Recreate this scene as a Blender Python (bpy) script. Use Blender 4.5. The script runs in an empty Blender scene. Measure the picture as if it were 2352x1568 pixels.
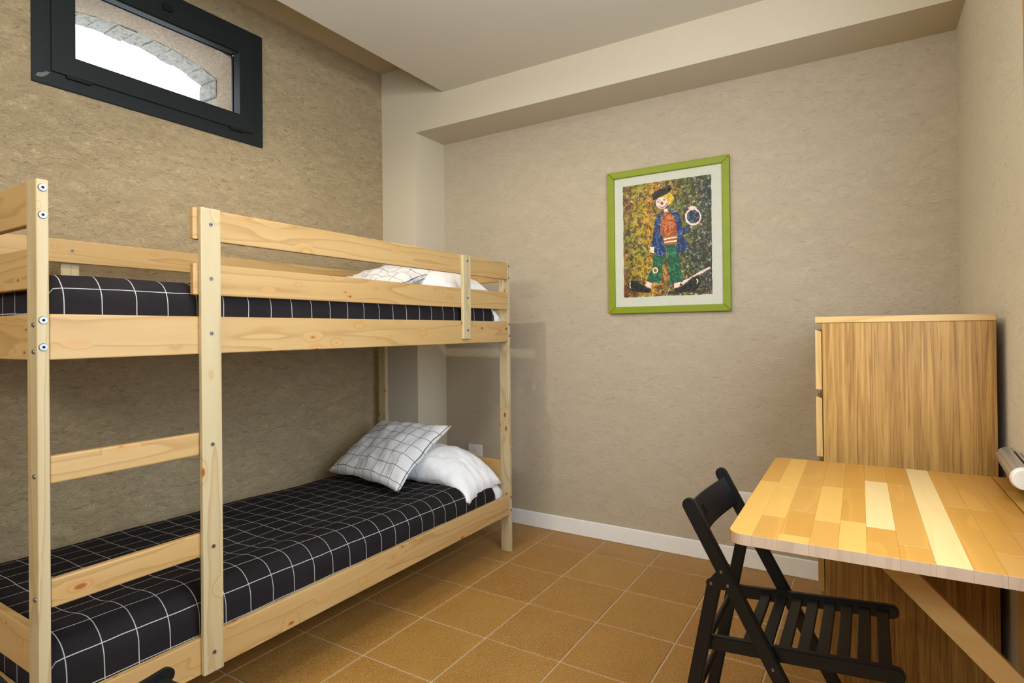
import bpy, bmesh, math, random
from mathutils import Vector, Matrix, noise
random.seed(7)
D = bpy.data; SC = bpy.context.scene; COL = SC.collection

# ---------------------------------------------------------------- camera
cam_d = D.cameras.new('camera'); cam = D.objects.new('camera', cam_d); COL.objects.link(cam)
R_ = Vector((0.85909229, 0.51170046, -0.01109421)); U_ = Vector((0.01237741, 0.00089901, 0.99992299)); F_ = Vector((-0.51167103, 0.85916345, 0.0055612))
M = Matrix(((R_.x, U_.x, -F_.x, 2.742), (R_.y, U_.y, -F_.y, -3.0164), (R_.z, U_.z, -F_.z, 1.1937), (0, 0, 0, 1)))
cam.matrix_world = M
cam_d.sensor_fit = 'HORIZONTAL'; cam_d.sensor_width = 36.0
cam_d.lens = 1312.27 * 36.0 / 2352.0
cam_d.shift_x = -40.01 / 2352.0; cam_d.shift_y = -31.51 / 2352.0
cam_d.clip_start = 0.02
SC.camera = cam

# ---------------------------------------------------------------- world and large lights
w = D.worlds.new('daylight'); SC.world = w; w.use_nodes = True
bg = w.node_tree.nodes['Background']; bg.inputs[0].default_value = (0.86, 0.93, 1.0, 1); bg.inputs[1].default_value = 3.2

def light(name, kind, loc, energy, color, size=0.1, sizey=None, target=None, spot=None):
    l = D.lights.new(name, kind); o = D.objects.new(name, l); COL.objects.link(o)
    o.location = loc; l.energy = energy; l.color = color
    if kind == 'AREA':
        l.size = size
        if sizey: l.shape = 'RECTANGLE'; l.size_y = sizey
    else:
        l.shadow_soft_size = size
    if spot: l.spot_size = spot; l.spot_blend = 0.6
    if target is not None:
        d = Vector(target) - Vector(loc); o.rotation_euler = d.to_track_quat('-Z', 'Y').to_euler()
    return o
WARM = (1.0, 0.93, 0.81); COOL = (0.60, 0.77, 1.0)
light('ceiling_lamp_light', 'SPOT', (1.06, -1.68, 2.62), 106, WARM, 0.022, target=(1.1, -0.9, 0), spot=math.radians(146))
light('middle_ceiling_lamp_light', 'POINT', (2.05, -2.3, 2.38), 31, (1.0, 0.97, 0.93), 0.10)
light('right_window_daylight', 'AREA', (3.08, -1.98, 1.6), 48, COOL, 1.2, 1.3, target=(0, -1.6, 1.2))
light('rear_fill_light', 'AREA', (1.7, -4.7, 2.3), 46, (0.94, 0.98, 1.0), 1.8, 0.5, target=(2.0, 0, 1.3))  # added fill light behind the camera; no window is built there

SC.view_settings.view_transform = 'Standard'; SC.view_settings.look = 'None'
SC.view_settings.gamma = 1.0; SC.view_settings.use_curve_mapping = False
SC.view_settings.exposure = -0.02
SC.cycles.max_bounces = 8; SC.cycles.diffuse_bounces = 4; SC.cycles.sample_clamp_indirect = 6.0

# ---------------------------------------------------------------- helpers
def lin(h):
    h = h.lstrip('#'); c = [int(h[i:i + 2], 16) / 255 for i in (0, 2, 4)]
    return tuple(((x + 0.055) / 1.055) ** 2.4 if x > 0.04045 else x / 12.92 for x in c) + (1.0,)

class NT:
    def __init__(s, name, rough=0.6, spec=0.3):
        s.m = D.materials.new(name); s.m.use_nodes = True; s.n = s.m.node_tree.nodes; s.l = s.m.node_tree.links
        s.b = s.n['Principled BSDF']; s.b.inputs['Roughness'].default_value = rough
        s.b.inputs['Specular IOR Level'].default_value = spec
    def add(s, t, **kw):
        nd = s.n.new(t)
        for k, v in kw.items():
            if k.startswith('i_'):
                k = k[2:]; k = int(k) if k.isdigit() else k.replace('_', ' ')
                nd.inputs[k].default_value = v
            else: setattr(nd, k, v)
        return nd
    def link(s, a, b): s.l.new(a, b)
    def math(s, op, a, b=None, c=None):
        nd = s.n.new('ShaderNodeMath'); nd.operation = op
        for i, v in enumerate((a, b, c)):
            if v is None: continue
            if isinstance(v, (int, float)): nd.inputs[i].default_value = v
            else: s.l.new(v, nd.inputs[i])
        return nd.outputs[0]
    def mix(s, fac, a, b, mode='MIX'):
        nd = s.n.new('ShaderNodeMix'); nd.data_type = 'RGBA'; nd.blend_type = mode
        for i, v in ((0, fac), (6, a), (7, b)):
            if isinstance(v, (int, float)): nd.inputs[i].default_value = v
            elif isinstance(v, tuple): nd.inputs[i].default_value = v
            else: s.l.new(v, nd.inputs[i])
        return nd.outputs[2]
    def ramp(s, f, stops):
        nd = s.n.new('ShaderNodeValToRGB'); e = nd.color_ramp.elements
        while len(e) < len(stops): e.new(0.5)
        for i, (p, c) in enumerate(stops):
            e[i].position = p; e[i].color = c if isinstance(c, tuple) else (c, c, c, 1)
        s.l.new(f, nd.inputs[0]); return nd.outputs[0]
    def coords(s, which='Object', scale=(1, 1, 1), rnd=False):
        tc = s.n.new('ShaderNodeTexCoord'); v = tc.outputs[which]
        if rnd:
            oi = s.n.new('ShaderNodeObjectInfo'); vm = s.n.new('ShaderNodeVectorMath'); vm.operation = 'MULTIPLY_ADD'
            cb = s.n.new('ShaderNodeCombineXYZ')
            for i, k in enumerate((17.0, 29.0, 41.0)): s.l.new(s.math('MULTIPLY', oi.outputs['Random'], k), cb.inputs[i])
            vm.inputs[1].default_value = (1, 1, 1); s.l.new(v, vm.inputs[0]); s.l.new(cb.outputs[0], vm.inputs[2]); v = vm.outputs[0]
        mp = s.n.new('ShaderNodeMapping'); mp.inputs['Scale'].default_value = scale; s.l.new(v, mp.inputs[0])
        return mp.outputs[0]
    def noise(s, vec, scale, detail=4, rough=0.55, dist=0.0):
        nd = s.add('ShaderNodeTexNoise'); nd.inputs['Scale'].default_value = scale; nd.inputs['Detail'].default_value = detail
        nd.inputs['Roughness'].default_value = rough; nd.inputs['Distortion'].default_value = dist
        s.l.new(vec, nd.inputs['Vector']); return nd.outputs['Fac']
    def bump(s, h, strength=0.3, dist=0.002):
        nd = s.add('ShaderNodeBump'); nd.inputs['Strength'].default_value = strength; nd.inputs['Distance'].default_value = dist
        s.l.new(h, nd.inputs['Height']); s.l.new(nd.outputs[0], s.b.inputs['Normal'])
    def col(s, c):
        if isinstance(c, tuple): s.b.inputs['Base Color'].default_value = c
        else: s.l.new(c, s.b.inputs['Base Color'])
        return s.m

def plain(name, h, rough=0.5, spec=0.3, metal=0.0):
    t = NT(name, rough, spec); t.b.inputs['Metallic'].default_value = metal
    v = t.coords('Object'); n = t.noise(v, 30, 2)
    c = lin(h); t.col(t.mix(n, tuple(x * 0.93 for x in c[:3]) + (1,), tuple(min(1, x * 1.05) for x in c[:3]) + (1,)))
    return t.m

def mat_plaster(name, ca, cb, strength=0.7, pits=0.36, amp=1.0, sc=1.0):
    t = NT(name, 0.9, 0.1)
    v = t.coords('Object', (sc, sc, sc))
    warp = t.add('ShaderNodeTexNoise'); warp.inputs['Scale'].default_value = 6; warp.inputs['Detail'].default_value = 2; t.link(v, warp.inputs['Vector'])
    vm = t.n.new('ShaderNodeVectorMath'); vm.operation = 'MULTIPLY_ADD'; vm.inputs[1].default_value = (0.14, 0.14, 0.14)
    t.link(warp.outputs['Color'], vm.inputs[0]); t.link(v, vm.inputs[2])
    mp = t.n.new('ShaderNodeMapping'); mp.inputs['Scale'].default_value = (0.62, 0.62, 1.7); t.link(vm.outputs[0], mp.inputs[0])
    fine = t.noise(mp.outputs[0], 62, 4, 0.6, 1.6)
    ridge = t.math('ABSOLUTE', t.math('SUBTRACT', t.noise(mp.outputs[0], 40, 2, 0.5, 2.2), 0.5))
    groove = t.ramp(ridge, [(0.0, 0.0), (0.035, 1.0)])
    grit = t.noise(v, 260, 2, 0.6)
    big = t.noise(v, 1.3, 3, 0.5)
    patch = t.ramp(t.noise(v, 2.3, 2, 0.5), [(0.38, 0.55), (0.62, 1.0)])
    gm = t.math('MAXIMUM', groove, t.math('SUBTRACT', 1.0, patch))
    h = t.math('ADD', t.math('ADD', t.math('MULTIPLY', fine, 1.0 * amp), t.math('MULTIPLY', gm, 0.35 * amp)), t.math('MULTIPLY', grit, 0.15))
    c = t.mix(big, lin(ca), lin(cb))
    pit = t.ramp(t.noise(mp.outputs[0], 95, 3, 0.7, 1.0), [(0.30, 1.0), (0.40, 0.0)])
    c = t.mix(t.math('MULTIPLY', pit, pits), c, lin('#6a5436'))
    c = t.mix(t.math('MULTIPLY', t.math('SUBTRACT', 1.0, gm), pits * 0.45), c, lin('#7a6242'))
    m2 = t.n.new('ShaderNodeMapping'); m2.inputs['Scale'].default_value = (0.2 / sc, 0.2 / sc, 1.0 / sc); t.link(vm.outputs[0], m2.inputs[0])
    strk = t.noise(m2.outputs[0], 105, 3, 0.6, 1.1)
    c = t.mix(t.math('MULTIPLY', t.ramp(strk, [(0.33, 1.0), (0.43, 0.0)]), pits * 0.9), c, lin('#6a5230'))
    h = t.math('ADD', h, t.math('MULTIPLY', strk, 0.7 * amp))
    t.col(c); t.bump(h, strength, 0.009); return t.m

def mat_wood(name, axis, ca, cb, cline, knots=True, freq=34, knot_cells=7.5, streak=1.0):
    """procedural timber: grain along axis, bands across it, a few knots"""
    t = NT(name, 0.5, 0.35)
    v = t.coords('Object', (1, 1, 1), rnd=True)
    def ax(al, ac): return tuple(al if i == axis else ac for i in range(3))
    def mapped(al, ac, src=v):
        mp = t.n.new('ShaderNodeMapping'); mp.inputs['Scale'].default_value = ax(al, ac); t.link(src, mp.inputs[0]); return mp.outputs[0]
    broad = t.noise(mapped(1.2, 14), 1.0, 3, 0.5, 0.4)
    warp = t.noise(mapped(2.2, 7), 1.0, 2, 0.5)
    if knots:
        vo = t.add('ShaderNodeTexVoronoi'); vo.inputs['Scale'].default_value = 1.0; vo.inputs['Randomness'].default_value = 1.0
        t.link(mapped(knot_cells * 0.8, knot_cells * 1.6), vo.inputs['Vector'])
        sel = t.add('ShaderNodeSeparateColor'); t.link(vo.outputs['Color'], sel.inputs[0])
        keep = t.math('GREATER_THAN', sel.outputs[0], 0.30)
        size = t.math('MULTIPLY_ADD', sel.outputs[1], 0.12, 0.05)
        kd = t.math('DIVIDE', vo.outputs['Distance'], size)
        knot = t.math('MULTIPLY', t.ramp(kd, [(0.75, 1.0), (1.0, 0.0)]), keep)
        core = t.math('MULTIPLY', t.ramp(kd, [(0.2, 1.0), (0.8, 0.0)]), keep)
        halo = t.math('MULTIPLY', t.ramp(t.math('MULTIPLY', kd, 0.3), [(0.25, 1.0), (0.9, 0.0)]), keep)
    w_in = t.math('ADD', t.math('MULTIPLY', t.noise(mapped(0.55, 9), 1.0, 2, 0.4), freq * 0.22), t.math('MULTIPLY', warp, 2.0))
    if knots: w_in = t.math('ADD', w_in, t.math('MULTIPLY', halo, 1.1))
    ring = t.math('FRACT', t.math('MULTIPLY', w_in, 1.0))
    line = t.ramp(ring, [(0.0, 0.0), (0.72, 0.25), (0.93, 1.0), (1.0, 0.0)])
    fib = t.noise(mapped(5, 240), 1.0, 3, 0.6)
    c = t.mix(broad, lin(ca), lin(cb))
    c = t.mix(t.math('MULTIPLY', line, 0.42 * streak), c, lin(cline))
    c = t.mix(t.math('MULTIPLY', fib, 0.14), c, lin(cline))
    if knots:
        c = t.mix(t.math('MULTIPLY', halo, 0.30), c, lin('#c98b45'))
        c = t.mix(t.math('MULTIPLY', knot, 0.85), c, lin('#9a5a2a'))
        c = t.mix(t.math('MULTIPLY', core, 0.7), c, lin('#5e3216'))
    t.col(c); t.bump(t.math('ADD', fib, line), 0.12, 0.001)
    return t.m

def mat_grid(name, base, line, pitch=0.081, width=0.003, wob=0.0025, rough=0.75, hint=None, bumps=True):
    t = NT(name, rough, 0.08)
    uv = t.coords('UV'); 
    nz = t.add('ShaderNodeTexNoise'); nz.inputs['Scale'].default_value = 7; nz.inputs['Detail'].default_value = 2; t.link(uv, nz.inputs['Vector'])
    vm = t.n.new('ShaderNodeVectorMath'); vm.operation = 'MULTIPLY_ADD'; vm.inputs[1].default_value = (wob * 3, wob * 3, 0)
    t.link(nz.outputs['Color'], vm.inputs[0]); t.link(uv, vm.inputs[2])
    sp = t.add('ShaderNodeSeparateXYZ'); t.link(vm.outputs[0], sp.inputs[0])
    ms = []
    for i in (0, 1):
        a = t.math('ABSOLUTE', t.math('SUBTRACT', t.math('FRACT', t.math('DIVIDE', sp.outputs[i], pitch)), 0.5))
        ms.append(t.math('LESS_THAN', a, width / pitch / 2))
    m = t.math('MAXIMUM', ms[0], ms[1])
    n1 = t.noise(uv, 5, 3, 0.5, 0.4)
    c = t.mix(n1, lin(base), lin(hint or base))
    t.col(t.mix(t.math('MULTIPLY', m, 0.85), c, lin(line)))
    t.bump(t.math('ADD', t.noise(uv, 14, 3, 0.5, 0.6), t.math('MULTIPLY', t.noise(uv, 700, 1), 0.05)), 0.35, 0.012)
    return t.m

P_A, P_B, P_L = '#c8a974', '#b38a4e', '#8f602a'
PALE = [mat_wood('pale_pine_grain_' + 'xyz'[i], i, '#c6b995', '#b7a172', '#986c35', knot_cells=12) for i in range(3)]
PINE = [mat_wood('pine_grain_' + 'xyz'[i], i, P_A, P_B, P_L, knot_cells=11) for i in range(3)]
def mat_oak():
    t = NT('oak_veneer_upright', 0.5, 0.3); v = t.coords('Object', rnd=True)
    wn = t.noise(v, 2.2, 2, 0.5)
    def mp(al, ac):
        m = t.n.new('ShaderNodeMapping'); m.inputs['Scale'].default_value = (ac, ac, al); t.link(v, m.inputs[0]); return m.outputs[0]
    a = t.noise(mp(1.5, 42), 1.0, 5, 0.62, 1.2); b = t.noise(mp(3.0, 130), 1.0, 3, 0.6, 0.8); f = t.noise(mp(14, 420), 1.0, 2, 0.6)
    c = t.mix(t.ramp(a, [(0.34, 0.0), (0.66, 1.0)]), lin('#8a6129'), lin('#b28745'))
    c = t.mix(t.math('MULTIPLY', t.ramp(b, [(0.50, 0.0), (0.62, 1.0)]), 0.55), c, lin('#6b4519'))
    c = t.mix(t.math('MULTIPLY', t.ramp(b, [(0.30, 1.0), (0.42, 0.0)]), 0.35), c, lin('#c59b5a'))
    c = t.mix(t.math('MULTIPLY', f, 0.2), c, lin('#60401a'))
    t.col(c); t.bump(b, 0.1, 0.001); return t.m
OAK_Z = mat_oak()
OAK_X = mat_wood('oak_edge', 0, '#c29e62', '#ae864a', '#8c6630', knots=False, freq=40)
OAKE = mat_wood('oak_edge_upright', 2, '#c29e62', '#ae864a', '#8c6630', knots=False, freq=40)
def birch(name, a, b):
    return mat_wood(name, 1, a, b, '#c48a3c', knots=False, freq=22, streak=0.55)
BIRCH = {'m': birch('birch_honey', '#a17433', '#986a28'), 'd': birch('birch_amber', '#9f7028', '#946520'),
         'l': birch('birch_cream', '#bba06c', '#b3965f'), 's': birch('birch_straw', '#b08740', '#a77c35')}
ENDGRAIN = mat_wood('birch_end_grain', 2, '#bfa68c', '#ae9378', '#8f7155', knots=False, freq=60, streak=0.6)
BIRCHZ = mat_wood('birch_upright', 0, '#e0bd80', '#d5ae6c', '#b08543', knots=False, freq=22, streak=0.5)
PLASTER = mat_plaster('sand_trowelled_plaster', '#bfb096', '#b7a68c', 0.5, 0.2, sc=1.7)
PLASTER_L = mat_plaster('lit_warm_trowelled_plaster', '#bda884', '#b59e77', 0.7, 0.45, sc=1.9)  # same wall plaster; warm light and the bunk's shade put into its tint
PLASTER_R = mat_plaster('lit_pale_trowelled_plaster', '#e0d6bf', '#d9cdb4', 0.45, 0.18, sc=1.6)  # same wall plaster, lightened to stand in for light on the right wall
SMOOTH = mat_plaster('smooth_painted_plaster', '#bfae8e', '#b7a482', 0.12, 0.02, 0.4)
BEAM = mat_plaster('beam_paint', '#c8bda4', '#c0b398', 0.10, 0.0, 0.3)
CEIL = mat_plaster('ceiling_paint', '#d0c7b4', '#c9bfab', 0.06, 0.0, 0.3)
WHITE = plain('white_paint', '#e6e2d8', 0.45)
PLASTIC = plain('white_plastic', '#ddd8cc', 0.35, 0.5)
STEEL = plain('zinc_plated_steel', '#868684', 0.42, 0.5, 1.0)
DARKHOLE = plain('dark_recess', '#1c1a16', 0.8)
BLACK = plain('black_lacquered_wood', '#060708', 0.42, 0.4)
FRAMEBLK = plain('dark_green_aluminium', '#0e1615', 0.55, 0.4)
GASKET = plain('black_rubber', '#0a0c0c', 0.55)
BEAD = plain('pale_spacer_bar', '#c9cfcc', 0.3, 0.5, 0.7)
GREEN = mat_wood('lime_stained_wood', 0, '#84900c', '#768208', '#626f06', knots=False, streak=0.3)
MATBOARD = plain('off_white_card', '#c0bfab', 0.8)
DARKGRID = mat_grid('black_cotton_white_check', '#1a1716', '#b5b1aa', width=0.0024, rough=0.8, hint='#2a2526')
LIGHTGRID = mat_grid('white_cotton_black_check', '#e6e4e0', '#33312f', pitch=0.070, width=0.0032, wob=0.003, hint='#d9d6d4')
def mat_linen():
    t = NT('white_cotton', 0.8, 0.2); v = t.coords('Object', (1, 1, 1), rnd=True)
    t.col(t.mix(t.noise(v, 8), lin('#e9e7e4'), lin('#f1efec')))
    t.bump(t.noise(v, 16, 3, 0.5, 1.2), 0.5, 0.012); return t.m
LINEN = mat_linen()
def mat_tile():
    t = NT('terracotta_tile', 0.42, 0.4); v = t.coords('Object', (1, 1, 1), rnd=True)
    oi = t.n.new('ShaderNodeObjectInfo')
    c = t.mix(t.noise(v, 5, 3, 0.5), lin('#a57c3c'), lin('#936a2e'))
    c = t.mix(t.math('MULTIPLY', oi.outputs['Random'], 0.35), c, lin('#86562a'))
    sp = t.ramp(t.noise(v, 190, 2, 0.7), [(0.52, 0.0), (0.62, 1.0)])
    c = t.mix(t.math('MULTIPLY', sp, 0.45), c, lin('#c99a5c'))
    sp2 = t.ramp(t.noise(v, 150, 2, 0.7), [(0.34, 1.0), (0.42, 0.0)])
    c = t.mix(t.math('MULTIPLY', sp2, 0.45), c, lin('#5c3416'))
    t.col(c); t.bump(t.noise(v, 160, 2), 0.12, 0.001)
    r = t.math('MULTIPLY_ADD', t.noise(v, 7), 0.25, 0.33); t.link(r, t.b.inputs['Roughness']); return t.m
TILE = mat_tile()
GROUT = plain('sandy_grout', '#b9a285', 0.9)
def mat_stone(name, a, b, c3, sc=18):
    t = NT(name, 0.95, 0.05); v = t.coords('Object', rnd=True)
    c = t.mix(t.noise(v, sc, 5, 0.65), lin(a), lin(b)); c = t.mix(t.ramp(t.noise(v, sc * 2.5, 3, 0.7), [(0.5, 0.0), (0.65, 0.7)]), c, lin(c3))
    t.col(c); t.bump(t.noise(v, sc * 1.5, 5, 0.7), 0.8, 0.01); return t.m
STONE = mat_stone('grey_stone', '#8f8c85', '#b5b0a6', '#6f6a62')
PINKPL = mat_stone('pink_rough_render', '#b3a08c', '#9c8673', '#c4b4a0', 30)
def mat_glass():
    t = NT('window_glass', 0.0, 0.5)
    g = t.n.new('ShaderNodeBsdfGlass'); g.inputs['IOR'].default_value = 1.02; g.inputs['Roughness'].default_value = 0.0; g.inputs['Color'].default_value = (0.97, 0.99, 0.985, 1)
    t.link(g.outputs[0], t.n['Material Output'].inputs[0]); return t.m
GLASS = mat_glass()

def bm_box(bm, x0, x1, y0, y1, z0, z1):
    vs = [bm.verts.new(c) for c in ((x0, y0, z0), (x1, y0, z0), (x1, y1, z0), (x0, y1, z0), (x0, y0, z1), (x1, y0, z1), (x1, y1, z1), (x0, y1, z1))]
    for f in ((0, 3, 2, 1), (4, 5, 6, 7), (0, 1, 5, 4), (1, 2, 6, 5), (2, 3, 7, 6), (3, 0, 4, 7)):
        bm.faces.new([vs[i] for i in f])
def bevelled(bm, w=0.002, seg=2):
    bmesh.ops.bevel(bm, geom=list(bm.edges), offset=w, segments=seg, profile=0.5, affect='EDGES', clamp_overlap=True)
def bm_prism(bm, pts, axis, a0, a1):
    """extrude a polygon given in the two other axes along axis"""
    def co(p, a):
        return ((a, p[0], p[1]), (p[0], a, p[1]), (p[0], p[1], a))[axis]
    A = [bm.verts.new(co(p, a0)) for p in pts]; B = [bm.verts.new(co(p, a1)) for p in pts]
    n = len(pts)
    for i in range(n): bm.faces.new((A[i], A[(i + 1) % n], B[(i + 1) % n], B[i]))
    bm.faces.new(A[::-1]); bm.faces.new(B)
    bmesh.ops.recalc_face_normals(bm, faces=bm.faces)
def bm_cyl(bm, p0, p1, r, n=14, r2=None):
    p0 = Vector(p0); p1 = Vector(p1); d = (p1 - p0); q = d.to_track_quat('Z', 'Y')
    r2 = r if r2 is None else r2
    A = [bm.verts.new(p0 + q @ Vector((r * math.cos(2 * math.pi * i / n), r * math.sin(2 * math.pi * i / n), 0))) for i in range(n)]
    B = [bm.verts.new(p1 + q @ Vector((r2 * math.cos(2 * math.pi * i / n), r2 * math.sin(2 * math.pi * i / n), 0))) for i in range(n)]
    for i in range(n): bm.faces.new((A[i], A[(i + 1) % n], B[(i + 1) % n], B[i]))
    bm.faces.new(A[::-1]); bm.faces.new(B)
def obj(name, bm, mat, parent=None, smooth=False, loc=None):
    me = D.meshes.new(name)
    if not isinstance(bm, bmesh.types.BMesh): raise TypeError
    bm.to_mesh(me); bm.free()
    for m in (mat if isinstance(mat, (list, tuple)) else [mat]): me.materials.append(m)
    if smooth: me.polygons.foreach_set('use_smooth', [True] * len(me.polygons))
    o = D.objects.new(name, me); COL.objects.link(o)
    if parent: o.parent = parent
    if loc: o.location = loc
    return o
def box(name, x0, x1, y0, y1, z0, z1, mat, parent=None, bev=0.002, seg=2):
    """a box part; coordinates in the parent's frame, origin at the box centre"""
    c = ((x0 + x1) / 2, (y0 + y1) / 2, (z0 + z1) / 2); hx, hy, hz = (x1 - x0) / 2, (y1 - y0) / 2, (z1 - z0) / 2
    bm = bmesh.new(); bm_box(bm, -hx, hx, -hy, hy, -hz, hz)
    if bev: bevelled(bm, bev, seg)
    return obj(name, bm, mat, parent, smooth=False, loc=c)
def tag(o, label=None, cat=None, group=None, kind=None):
    for k, v in (('label', label), ('category', cat), ('group', group), ('kind', kind)):
        if v: o[k] = v
    return o
def thing(name, label, cat, loc=(0, 0, 0), rz=0.0, group=None):
    o = D.objects.new(name, None); COL.objects.link(o); o.location = loc; o.rotation_euler = (0, 0, rz)
    o.empty_display_size = 0.1
    return tag(o, label, cat, group)
def struct(name, x0, x1, y0, y1, z0, z1, mat, parent=None):
    bm = bmesh.new(); bm_box(bm, x0, x1, y0, y1, z0, z1)
    o = obj(name, bm, mat, parent)
    if not parent: o['kind'] = 'structure'
    return o

# ---------------------------------------------------------------- room shell
YR = -4.95           # rear of the room, behind the camera
ZC, ZH, ZB = 2.6617, 2.8917, 2.4535
# floor: grout bed with one object per tile
fl = struct('floor', -0.05, 3.45, YR, 0.05, -0.05, -0.003, GROUT)
def tile_mesh(w, d):
    bm = bmesh.new(); bm_box(bm, -w / 2, w / 2, -d / 2, d / 2, -0.012, 0.0)
    bevelled(bm, 0.0022, 1); me = D.meshes.new('tile'); bm.to_mesh(me); bm.free(); me.materials.append(TILE); return me
PX, PY, GX, GY = 0.3255, 0.3225, 1.114, -0.545
cache = {}
for i in range(-4, 8):
    xa, xb = max(GX + (i) * PX, 0.0), min(GX + (i + 1) * PX, 3.2)
    if xb - xa < 0.03: continue
    for j in range(-15, 2):
        ya, yb = max(GY + j * PY, YR), min(GY + (j + 1) * PY, 0.0)
        if yb - ya < 0.03: continue
        k = (round(xb - xa, 4), round(yb - ya, 4))
        if k not in cache: cache[k] = tile_mesh(k[0] - 0.006, k[1] - 0.006)
        o = D.objects.new('tile', cache[k]); COL.objects.link(o); o.parent = fl
        o.location = ((xa + xb) / 2, (ya + yb) / 2, random.uniform(-0.0004, 0.0004))

# back wall with corner pier and beam
wb = struct('wall_back', -0.3, 3.5, 0.0, 0.25, -0.05, 3.0, PLASTER)
struct('trim_1', 0.0, 0.2891, -0.281, 0.0, 0.0, ZB, BEAM)                        # corner pier
struct('trim_2', -0.01, 3.3, -0.281, 0.02, ZB, ZH + 0.06, BEAM)                  # beam along the back wall
# ceilings: raised strip by the window wall, lower main ceiling
struct('ceiling', 0.5172, 3.4, YR, -0.281, ZC, 3.0, CEIL)
o = struct('ceiling_strip', -0.3, 0.54, YR, 0.1, ZH, 3.0, SMOOTH)
# left wall with the opening for the high window
WY0, WY1, WZ0, WZ1 = -2.1147, -1.1499, 2.171, 2.7529
hy0, hy1, hz0, hz1 = WY0 + 0.012, WY1 - 0.012, WZ0 + 0.012, WZ1 - 0.012
bm = bmesh.new()
bm_box(bm, -0.06, 0, YR, hy0, -0.05, 3.0); bm_box(bm, -0.06, 0, hy1, 0.05, -0.05, 3.0)
bm_box(bm, -0.06, 0, hy0, hy1, -0.05, hz0); bm_box(bm, -0.06, 0, hy0, hy1, hz1, 3.0)
wl = obj('wall_left', bm, PLASTER_L); wl['kind'] = 'structure'
# masonry outside: jambs, sill and segmental arch, one continuous reveal
ja, jb, zs, rise = -2.075, -1.212, 2.585, 0.083
def arch_z(y):
    h = (jb - ja) / 2; yc = (ja + jb) / 2; Rr = (h * h + rise * rise) / (2 * rise)
    return zs - (Rr - rise) + math.sqrt(max(0, Rr * Rr - (y - yc) ** 2))
bm = bmesh.new(); N = 24
bm_box(bm, -0.30, -0.06, YR, ja, -0.05, 3.0); bm_box(bm, -0.30, -0.06, jb, 0.05, -0.05, 3.0); bm_box(bm, -0.30, -0.06, ja, jb, -0.05, 2.19)
for i in range(N):
    a = ja + (jb - ja) * i / N; b = ja + (jb - ja) * (i + 1) / N
    bm_prism(bm, [(a, arch_z(a)), (b, arch_z(b)), (b, 3.0), (a, 3.0)], 0, -0.30, -0.06)
bmesh.ops.remove_doubles(bm, verts=bm.verts, dist=1e-5)
rev = obj('wall_left_reveal', bm, PINKPL); rev['kind'] = 'structure'
arch_m = []
def vouss(pts, x0, x1):
    cy = sum(p[0] for p in pts) / len(pts); cz = sum(p[1] for p in pts) / len(pts)
    bm = bmesh.new(); bm_prism(bm, [(p[0] - cy, p[1] - cz) for p in pts], 0, x0, x1)
    bmesh.ops.subdivide_edges(bm, edges=list(bm.edges), cuts=2, use_grid_fill=True)
    s = random.uniform(0, 50)
    for v in bm.verts:
        q = v.co * 22 + Vector((s, s, s)); v.co += noise.noise_vector(q) * 0.006
    obj('stone', bm, STONE, rev, loc=(0, cy, cz))
NS = 11
for i in range(NS):
    a = ja + (jb - ja) * (i + 0.02) / NS; b = ja + (jb - ja) * (i + 0.98) / NS
    dz = random.uniform(-0.004, 0.004); dx = random.uniform(-0.01, 0.01)
    vouss([(a, arch_z(a) + dz), (b, arch_z(b) + dz), (b + 0.01, arch_z(b) + 0.2), (a - 0.01, arch_z(a) + 0.2)], -0.455 + dx, -0.301)
z = 2.19
while z < 2.60:
    h = random.uniform(0.07, 0.11); z2 = min(z + h, 2.62)
    for s in (0, 1):
        k = random.uniform(-0.006, 0.006)
        if s: vouss([(jb + k, z), (jb + 0.3, z), (jb + 0.3, z2 - 0.004), (jb + k, z2 - 0.004)], -0.455, -0.301)
        else: vouss([(ja - 0.3, z), (ja - k, z), (ja - k, z2 - 0.004), (ja - 0.3, z2 - 0.004)], -0.455, -0.301)
    z = z2
# right wall (turned a touch off square), with a tall wooden-framed window over the table
rw = D.objects.new('wall_right', D.meshes.new('wall_right')); COL.objects.link(rw)
bm = bmesh.new()
ry0, ry1, rz0, rz1 = -2.85, -1.20, 0.98, 2.25
bm_box(bm, 0, 0.25, -5.2, ry0, -0.05, 3.0); bm_box(bm, 0, 0.25, ry1, 0.1, -0.05, 3.0)
bm_box(bm, 0, 0.25, ry0, ry1, -0.05, rz0); bm_box(bm, 0, 0.25, ry0, ry1, rz1, 3.0)
bm.to_mesh(rw.data); bm.free(); rw.data.materials.append(PLASTER_R)
rw.location = (3.0726, 0, 0); rw.rotation_euler = (0, 0, math.radians(0.746)); rw['kind'] = 'structure'
# solid rear wall behind the camera, out of view
struct('wall_rear', -0.05, 3.5, YR - 0.1, YR, -0.05, 3.0, PLASTER_R)
# skirting
def skirting(name, x0, x1, y0, y1):
    bm = bmesh.new(); bm_box(bm, x0, x1, y0, y1, 0.0, 0.0915); bevelled(bm, 0.004, 2)
    o = obj(name, bm, WHITE); o['kind'] = 'structure'; return o
skirting('baseboard_back', 0.289, 2.62, -0.012, 0.0)
skirting('baseboard_left', 0.0, 0.012, YR, -0.281)

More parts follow.
